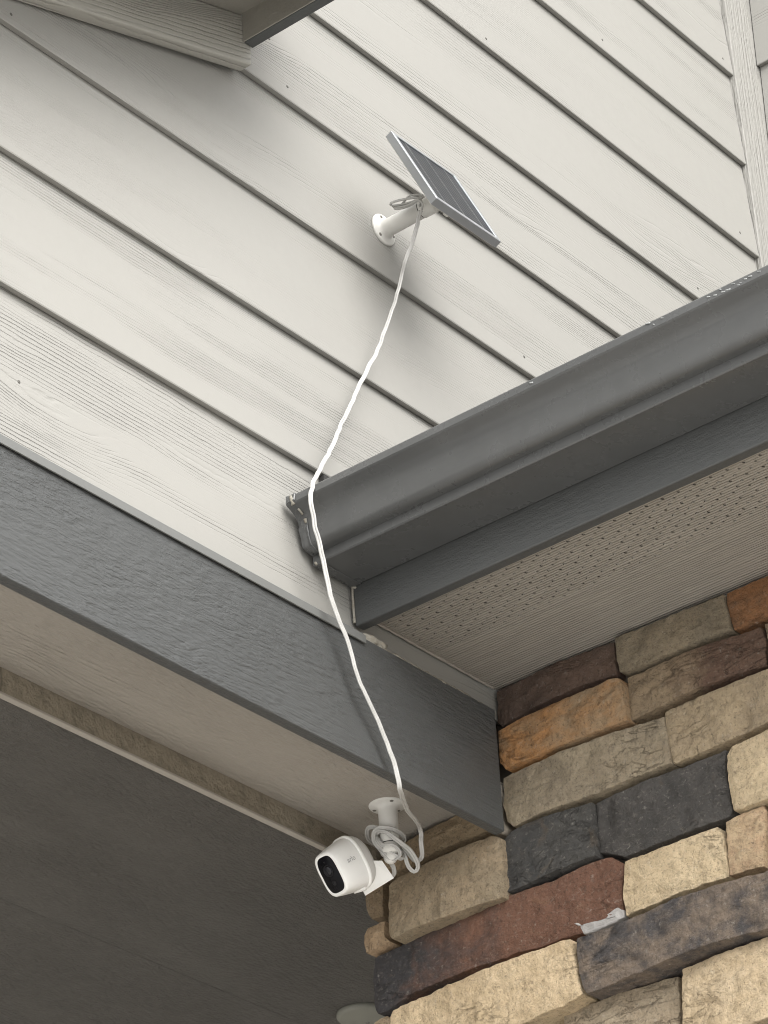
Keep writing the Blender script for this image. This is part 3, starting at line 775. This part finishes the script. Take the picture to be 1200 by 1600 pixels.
def end_cap():
    gp = gutter_profile()
    poly = [(p[0], p[1]) for p in gp if True]
    # cap plate, a hair bigger than the trough, crimped unevenly
    cx = sum(p[0] for p in poly) / len(poly); cz = sum(p[1] for p in poly) / len(poly)
    rr = random.Random(4)
    pts = []
    for i in range(len(poly)):
        a, b = poly[i], poly[(i + 1) % len(poly)]
        m = max(1, int(math.hypot(b[0] - a[0], b[1] - a[1]) / 0.004))
        for k in range(m):
            pts.append((a[0] + (b[0] - a[0]) * k / m, a[1] + (b[1] - a[1]) * k / m))
    ring = []
    for (x, zz) in pts:
        j = noise.noise(Vector((x * 120, zz * 120, 0))) * 0.0010
        d = Vector((x - cx, zz - cz)).normalized()
        ring.append((x + d.x * (0.0008 + j), zz + d.y * (0.0008 + j)))
    vs, fs = [], []
    n = len(ring)
    for y, grow in ((-0.0032, 0.0002), (-0.0075, 0.0012), (-0.0120, 0.0003), (-0.0155, 0.0014), (-0.0165, 0.0002)):
        for (x, zz) in ring:
            d = Vector((x - cx, zz - cz)).normalized()
            w = noise.noise(Vector((x * 90, zz * 90, y * 300))) * 0.0020
            vs.append((x + d.x * (grow + w), y, zz + d.y * (grow + w)))
    for i in range(4):
        for k in range(n):
            fs.append((i * n + k, i * n + (k + 1) % n, (i + 1) * n + (k + 1) % n, (i + 1) * n + k))
    fs.append(list(range(n)))
    return mesh('end_cap', vs, fs, M['gutter'], gut)
cap = end_cap()
for pts, r in (([(2.4335, -0.010, 3.4955), (2.4325, -0.012, 3.489), (2.4345, -0.0125, 3.4835)], 0.0026),
               ([(2.4405, -0.014, 3.4805), (2.4475, -0.0145, 3.476)], 0.0016),
               ([(2.4515, -0.0145, 3.4715), (2.4530, -0.0145, 3.4665)], 0.0015),
               ([(2.4575, -0.0145, 3.4525), (2.4600, -0.0145, 3.4485)], 0.0012),
               ([(2.4715, -0.0145, 3.4405), (2.4750, -0.0150, 3.4370), (2.4752, -0.0145, 3.4330)], 0.0022),
               ([(2.4752, -0.006, 3.4280), (2.4775, -0.008, 3.4248)], 0.0018)):
    caulk_bead('sealant', pts, r, cap, M['caulk'], r * 9000, 0.6, 7)
caulk_bead('sealant', [(2.5430, -0.0035, 3.4245), (2.5480, -0.008, 3.4238), (2.553, -0.006, 3.4235)], 0.0018, cap, M['caulk'], 4, 0.4, 7)
# pale beads painted as the glints of water drops along the rim, far end
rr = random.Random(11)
glints = [-0.351, -0.582, -0.590, -0.597, -0.600, -0.606, -0.613, -0.619, -0.622, -0.628, -0.634, -0.645, -0.505, -0.523, -0.512]
for y in glints:
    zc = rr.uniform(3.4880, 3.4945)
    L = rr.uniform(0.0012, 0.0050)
    caulk_bead('drip_glint', [(2.4327, y - L * 0.6, zc - 0.0006), (2.4327, y, zc), (2.4328, y + L * 0.6, zc + 0.0008)], rr.uniform(0.0004, 0.0009), gut, M['glint'], y * 100, 0.5, 7)
prism('lap_shadow', [(0.0005, 3.553), (0.006, 3.553), (0.006, 3.5635), (0.0005, 3.5635)], 'x', 2.508, 2.545, M['dark'], eave)  # dark block painted in as the deep shadow under the lap

# ------------------------------------------------------------------ upper overhang, top left
over = thing('gable_overhang', 'sloping taupe roof overhang with grey edge board, cut off at the top left', 'roof', (2.38, -0.02, 4.083))
SL = 0.333
def zr(x, z_at, x_at=2.3804): return z_at + (x - x_at) * SL
def slope_prism(name, xa, xb, zlo, zhi, ya, yb, mat, bev=0.0):
    poly = [(xa, zr(xa, zlo)), (xb, zr(xb, zlo)), (xb, zr(xb, zhi)), (xa, zr(xa, zhi))]
    return prism(name, poly, 'y', ya, yb, mat, over, bev)
rk = slope_prism('rake_board', 1.55, 2.3850, 4.0840, 4.1585, -0.0200, -0.0005, M['rake'], 0.0022)
ra = math.atan(SL)
rk.data.transform(Matrix.Rotation(ra, 4, 'Y'))       # lay the grain along the slope
rk.rotation_euler = (0, -ra, 0)
slope_prism('soffit_panel', 1.55, 2.3700, 4.1590, 4.172, -0.165, 0.008, M['over'])
slope_prism('roof_deck', 1.55, 2.3700, 4.2300, 4.27, -0.20, 0.008, M['shingle'])
prism('edge_board', [(2.3712, 4.1118), (2.3862, 4.1118), (2.3862, 4.275), (2.3712, 4.275)], 'y', -0.185, -0.0208, M['fascia'], over, 0.0008)
prism('edge_lining', [(2.3690, 4.1124), (2.3708, 4.1124), (2.3708, 4.158), (2.3690, 4.158)], 'y', -0.165, -0.0208, M['over'], over)
slope_prism('eave_board', 1.55, 2.3688, 4.105, 4.228, -0.185, -0.1655, M['fascia'])

# ------------------------------------------------------------------ wall mounts
def mount(base, axis, L, parent, screws, seam=0.74):
    lathe('mount_base', [(0.0218, -0.0008), (0.0222, 0.0012), (0.0216, 0.0024), (0.0205, 0.0030), (0.0150, 0.0036), (0.0126, 0.0050), (0.0118, 0.0078), (0.0114, 0.0120), (0.0110, L * seam)],
          base, axis, M['mount'], parent, 48)
    b = Vector(base); d, u, v = frame_of(axis)
    lathe('seam_ring', [(0.0106, L * seam - 0.0005), (0.0106, L * seam + 0.0016)], b, axis, M['dark'], parent, 32)
    lathe('mount_collar', [(0.0108, L * seam + 0.0012), (0.0118, L * seam + 0.0018), (0.0120, L * 0.96), (0.0112, L), (0.0085, L + 0.001)], b, axis, M['mount'], parent, 40)
    lathe('swivel_ball', [(0.0083 * math.sin(t), L + 0.004 - 0.0083 * math.cos(t)) for t in [0.1 + 2.9 * k / 12 for k in range(13)]], b, axis, M['mount'], parent, 24)
    for a in screws:
        q = b + (u * math.cos(a) + v * math.sin(a)) * 0.0168
        lathe('screw', [(0.0024, 0.0018), (0.0024, 0.0036), (0.0018, 0.0039)], q, axis, M['screw'], parent, 12)

# ------------------------------------------------------------------ solar panel
P_C = Vector((2.6288, -0.12, 3.9849)); TILT = 1.1484
W_, H_, T_ = 0.1265, 0.147, 0.0104
ex = Vector((1, -0.009, 0.012)).normalized()
ev = Vector((0, -math.cos(TILT), -math.sin(TILT)))
ev = (ev - ex * ev.dot(ex)).normalized()
en = ex.cross(-ev)
if en.z < 0: en = -en
sol = thing('solar_panel', 'small aluminium-framed solar panel tilted up on a white wall mount', 'solar panel', (2.657, 0.0, 3.995))
def pp(a, b, c): return P_C + ex * a + ev * b + en * c
def frame_mesh():
    bd = 0.0062
    vs, fs = [], []
    rings = [(0, -T_), (0, -0.0007), (0.0007, 0.0), (bd - 0.0005, 0.0), (bd, -0.0005), (bd, -0.0018)]
    for (ins, c) in rings:
        for sx_, sy_ in ((-1, -1), (1, -1), (1, 1), (-1, 1)):
            vs.append(pp(sx_ * (W_ / 2 - ins), sy_ * (H_ / 2 - ins), c))
    for i in range(len(rings) - 1):
        for k in range(4):
            fs.append((i * 4 + k, i * 4 + (k + 1) % 4, (i + 1) * 4 + (k + 1) % 4, (i + 1) * 4 + k))
    fs.append((0, 1, 2, 3))
    return mesh('frame', vs, fs, M['alu'], sol)
frame_mesh()
def local_slab(name, a, b, c, mat, parent, R3, origin):
    """box in panel axes with its own rotation so object coordinates follow the panel"""
    me = bpy.data.meshes.new(name)
    vs = [(sx_ * a / 2, sy_ * b / 2, sz_ * c / 2) for sx_ in (-1, 1) for sy_ in (-1, 1) for sz_ in (-1, 1)]
    fs = [(0, 1, 3, 2), (4, 6, 7, 5), (0, 4, 5, 1), (2, 3, 7, 6), (0, 2, 6, 4), (1, 5, 7, 3)]
    me.from_pydata(vs, [], fs)
    o = link(name, me, parent, [mat])
    o.matrix_local = Matrix.Translation(Vector(origin) - wpos(parent)) @ R3.to_4x4()
    return o
R3 = Matrix((ex, ev, ex.cross(ev))).transposed()
local_slab('cell_sheet', W_ - 0.0126, H_ - 0.0126, 0.001, M['cell'], sol, R3, pp(0, 0, -0.0019))
local_slab('back_plate', W_ - 0.004, H_ - 0.004, 0.0012, M['mount'], sol, R3, pp(0, 0, -T_ - 0.0004))
mount((2.657, 0.0028, 3.995), (0, -1, 0), 0.084, sol, (0.9, 3.0, 5.1))
# swivel stem from the ball to the panel's back, thumb screw
ball = Vector((2.657, -0.086, 3.995))
foot = pp(0.022, 0.006, -T_ - 0.001)
lathe('swivel_stem', [(0.0062, 0.0), (0.0062, (foot - ball).length)], ball, foot - ball, M['mount'], sol, 24)
lathe('stem_foot', [(0.0130, 0.0), (0.0130, 0.0025), (0.0075, 0.0045)], foot + en * 0.0004, -en, M['mount'], sol, 24)
lathe('thumb_screw', [(0.0032, 0.0), (0.0032, 0.013), (0.0058, 0.0135), (0.0058, 0.019), (0.0048, 0.020)], ball + Vector((0.004, 0.004, 0.0)), (0.75, -0.25, -0.45), M['mount'], sol, 16)

# ------------------------------------------------------------------ security camera
cd = DATA['cam']
F0, a_, w_, u_ = (Vector(cd[k]) for k in 'Fawu')
scam = thing('security_camera', 'white security camera with black face hanging under the porch beam', 'camera', (2.729, 0.107, 3.2515))
mount((2.729, 0.107, 3.2525), (0, 0, -1), 0.064, scam, (0.6, 2.9, 4.9), 0.8)
def body_pt(d, cw, cu): return F0 - a_ * d + w_ * cw + u_ * cu
def ring_pts(d, hw, hh, ex_, n=64):
    out = []
    for k in range(n):
        t = 2 * math.pi * k / n
        c, s = math.cos(t), math.sin(t)
        out.append(body_pt(d, math.copysign(abs(c) ** (2 / ex_), c) * hw, math.copysign(abs(s) ** (2 / ex_), s) * hh))
    return out
def shell(name, secs, mat, parent, cap0=True, cap1=True, n=64):
    vs, fs = [], []
    for s in secs: vs += ring_pts(*s, n=n)
    for i in range(len(secs) - 1):
        for k in range(n):
            fs.append((i * n + k, i * n + (k + 1) % n, (i + 1) * n + (k + 1) % n, (i + 1) * n + k))
    if cap0: fs.append(list(range(n)))
    if cap1: fs.append([(len(secs) - 1) * n + k for k in range(n)])
    return mesh(name, vs, fs, mat, parent, True)
FH = [(0.0006, 0.0134, 0.0217, 3.6), (0.0000, 0.0144, 0.0228, 3.6), (-0.0002, 0.0157, 0.0241, 3.6), (0.0005, 0.0173, 0.0257, 3.5), (0.0022, 0.0183, 0.0266, 3.4),
      (0.010, 0.0194, 0.0282, 3.2), (0.020, 0.0204, 0.0300, 3.0), (0.030, 0.0210, 0.0313, 2.8), (0.037, 0.0213, 0.0319, 2.7), (0.040, 0.0214, 0.0321, 2.7)]
shell('front_shell', FH, M['white'], scam, True, False)
shell('rim', [(0.0365, 0.0210, 0.0316, 2.7), (0.0368, 0.0222, 0.0330, 2.7), (0.0380, 0.0230, 0.0338, 2.7), (0.0396, 0.0231, 0.0339, 2.7), (0.0408, 0.0226, 0.0334, 2.6), (0.0412, 0.0215, 0.032, 2.6)], M['white'], scam, False, False)
dome = []
for k in range(13):
    t = math.pi / 2 * k / 12
    dome.append((0.0405 + 0.0245 * math.sin(t), max(0.0004, 0.0219 * math.cos(t) ** 0.85), max(0.0004, 0.0326 * math.cos(t) ** 0.85), 2.6 - 0.5 * k / 12))
shell('back_shell', dome, M['white_soft'], scam, False, True)
shell('face_plate', [(0.0022, 0.0139, 0.0223, 3.4), (0.0002, 0.0139, 0.0223, 3.4), (-0.0003, 0.0134, 0.0218, 3.4)], M['black'], scam)
lens_c = body_pt(-0.0004, 0.0, 0.0050)
lathe('lens_ring', [(0.0072, 0.0), (0.0072, 0.0007), (0.0064, 0.0009), (0.0058, 0.0002)], lens_c, a_, M['ring'], scam, 32)
lathe('lens', [(0.0056, 0.0002), (0.0046, 0.0006), (0.0026, 0.0009), (0.0006, 0.0010)], lens_c, a_, M['lens'], scam, 32)
lathe('sensor_window', [(0.0030, 0.0), (0.0030, 0.0004), (0.0022, 0.0006)], body_pt(-0.0004, 0.0, -0.0105), a_, M['ring'], scam, 24)
for cu in (0.0158, -0.0165):
    lathe('led', [(0.0011, 0.0), (0.0011, 0.0003)], body_pt(-0.0004, 0.0, cu), a_, M['ring'], scam, 12)

def side_w(d, cu):
    for i in range(len(FH) - 1):
        if FH[i][0] <= d <= FH[i + 1][0] and d > 0.002:
            t = (d - FH[i][0]) / (FH[i + 1][0] - FH[i][0])
            hw = FH[i][1] + t * (FH[i + 1][1] - FH[i][1]); hh = FH[i][2] + t * (FH[i + 1][2] - FH[i][2]); e = FH[i][3]
            return hw * max(0.0, 1 - abs(cu / hh) ** e) ** (1 / e)
    return 0.02
cu_ = bpy.data.curves.new('logo_curve', 'FONT')
cu_.body = 'arlo'
cu_.size = 0.0085
cu_.space_character = 1.02
tmp = bpy.data.objects.new('logo_tmp', cu_)
COL.objects.link(tmp)
dg = bpy.context.evaluated_depsgraph_get()
me = bpy.data.meshes.new_from_object(tmp.evaluated_get(dg))
bmt = bmesh.new(); bmt.from_mesh(me)
bmesh.ops.triangulate(bmt, faces=bmt.faces)
bmesh.ops.subdivide_edges(bmt, edges=[e for e in bmt.edges if e.calc_length() > 0.0012], cuts=1)
tx = [v.co.x for v in bmt.verts]
tlen = max(tx)
lv = []
for v in bmt.verts:
    d = 0.0205 + (v.co.x - tlen / 2) * 0.95
    h = 0.0047 + (v.co.y - 0.002)
    lv.append(body_pt(d, side_w(d, h) + 0.00042, h))
bmt.verts.index_update()
lf = [[v.index for v in f.verts] for f in bmt.faces]
bmt.free()
bpy.data.objects.remove(tmp)
bpy.data.meshes.remove(me)
mesh('logo', lv, lf, M['print'], scam)

# open weather flap and its hinge under the back shell
FL = [Vector(p) for p in DATA['flap']]
nrm = (FL[1] - FL[0]).cross(FL[2] - FL[0]).normalized()
vs = [p for p in FL] + [p + nrm * 0.0016 for p in FL]
n = len(FL)
mesh('weather_flap', vs, [list(range(n)), [n + k for k in range(n)]] + [(k, (k + 1) % n, n + (k + 1) % n, n + k) for k in range(n)], M['white'], scam)
PT = [Vector(p) for p in DATA['port']]
P = catmull(PT, 0.002)
vs, fs = strip_tube(P, [(0.0024 * math.cos(k * math.pi / 5), 0.0014 * math.sin(k * math.pi / 5)) for k in range(10)], -ahead)
mesh('port_plug', vs, fs, M['mount'], scam, True)

# ------------------------------------------------------------------ power cord
hw, ht = 0.0028, 0.0012
SECT = [(-hw, 0.0), (-hw * 0.86, ht * 0.72), (-hw * 0.5, ht), (-hw * 0.14, ht * 0.7), (0, ht * 0.35), (hw * 0.14, ht * 0.7), (hw * 0.5, ht), (hw * 0.86, ht * 0.72), (hw, 0.0),
        (hw * 0.86, -ht * 0.72), (hw * 0.5, -ht), (0, -ht * 0.35), (-hw * 0.5, -ht), (-hw * 0.86, -ht * 0.72)]
vs, fs = [], []
def add_strand(pts, tw=None):
    P = catmull(pts, 0.003)
    P = [p + Vector((noise.noise(p * 70), 0.6 * noise.noise(p * 70 + Vector((9, 0, 0))), 0.0)) * 0.0014 for p in P]
    v, f = strip_tube(P, SECT, -ahead, tw)
    o = len(vs)
    vs.extend(v); fs.extend([[k + o for k in q] for q in f])
add_strand(DATA['cable'], lambda i: 0.55 * math.sin(i * 0.045) + 0.3 * math.sin(i * 0.017 + 1))
add_strand(DATA['tail'])
add_strand(DATA['fold'], lambda i: 1.15)
cord = mesh('power_cord', vs, fs, M['cord'], None, True)
cord['label'] = 'white flat power cord hanging from the solar panel down to the camera, coiled there'
cord['category'] = 'cord'
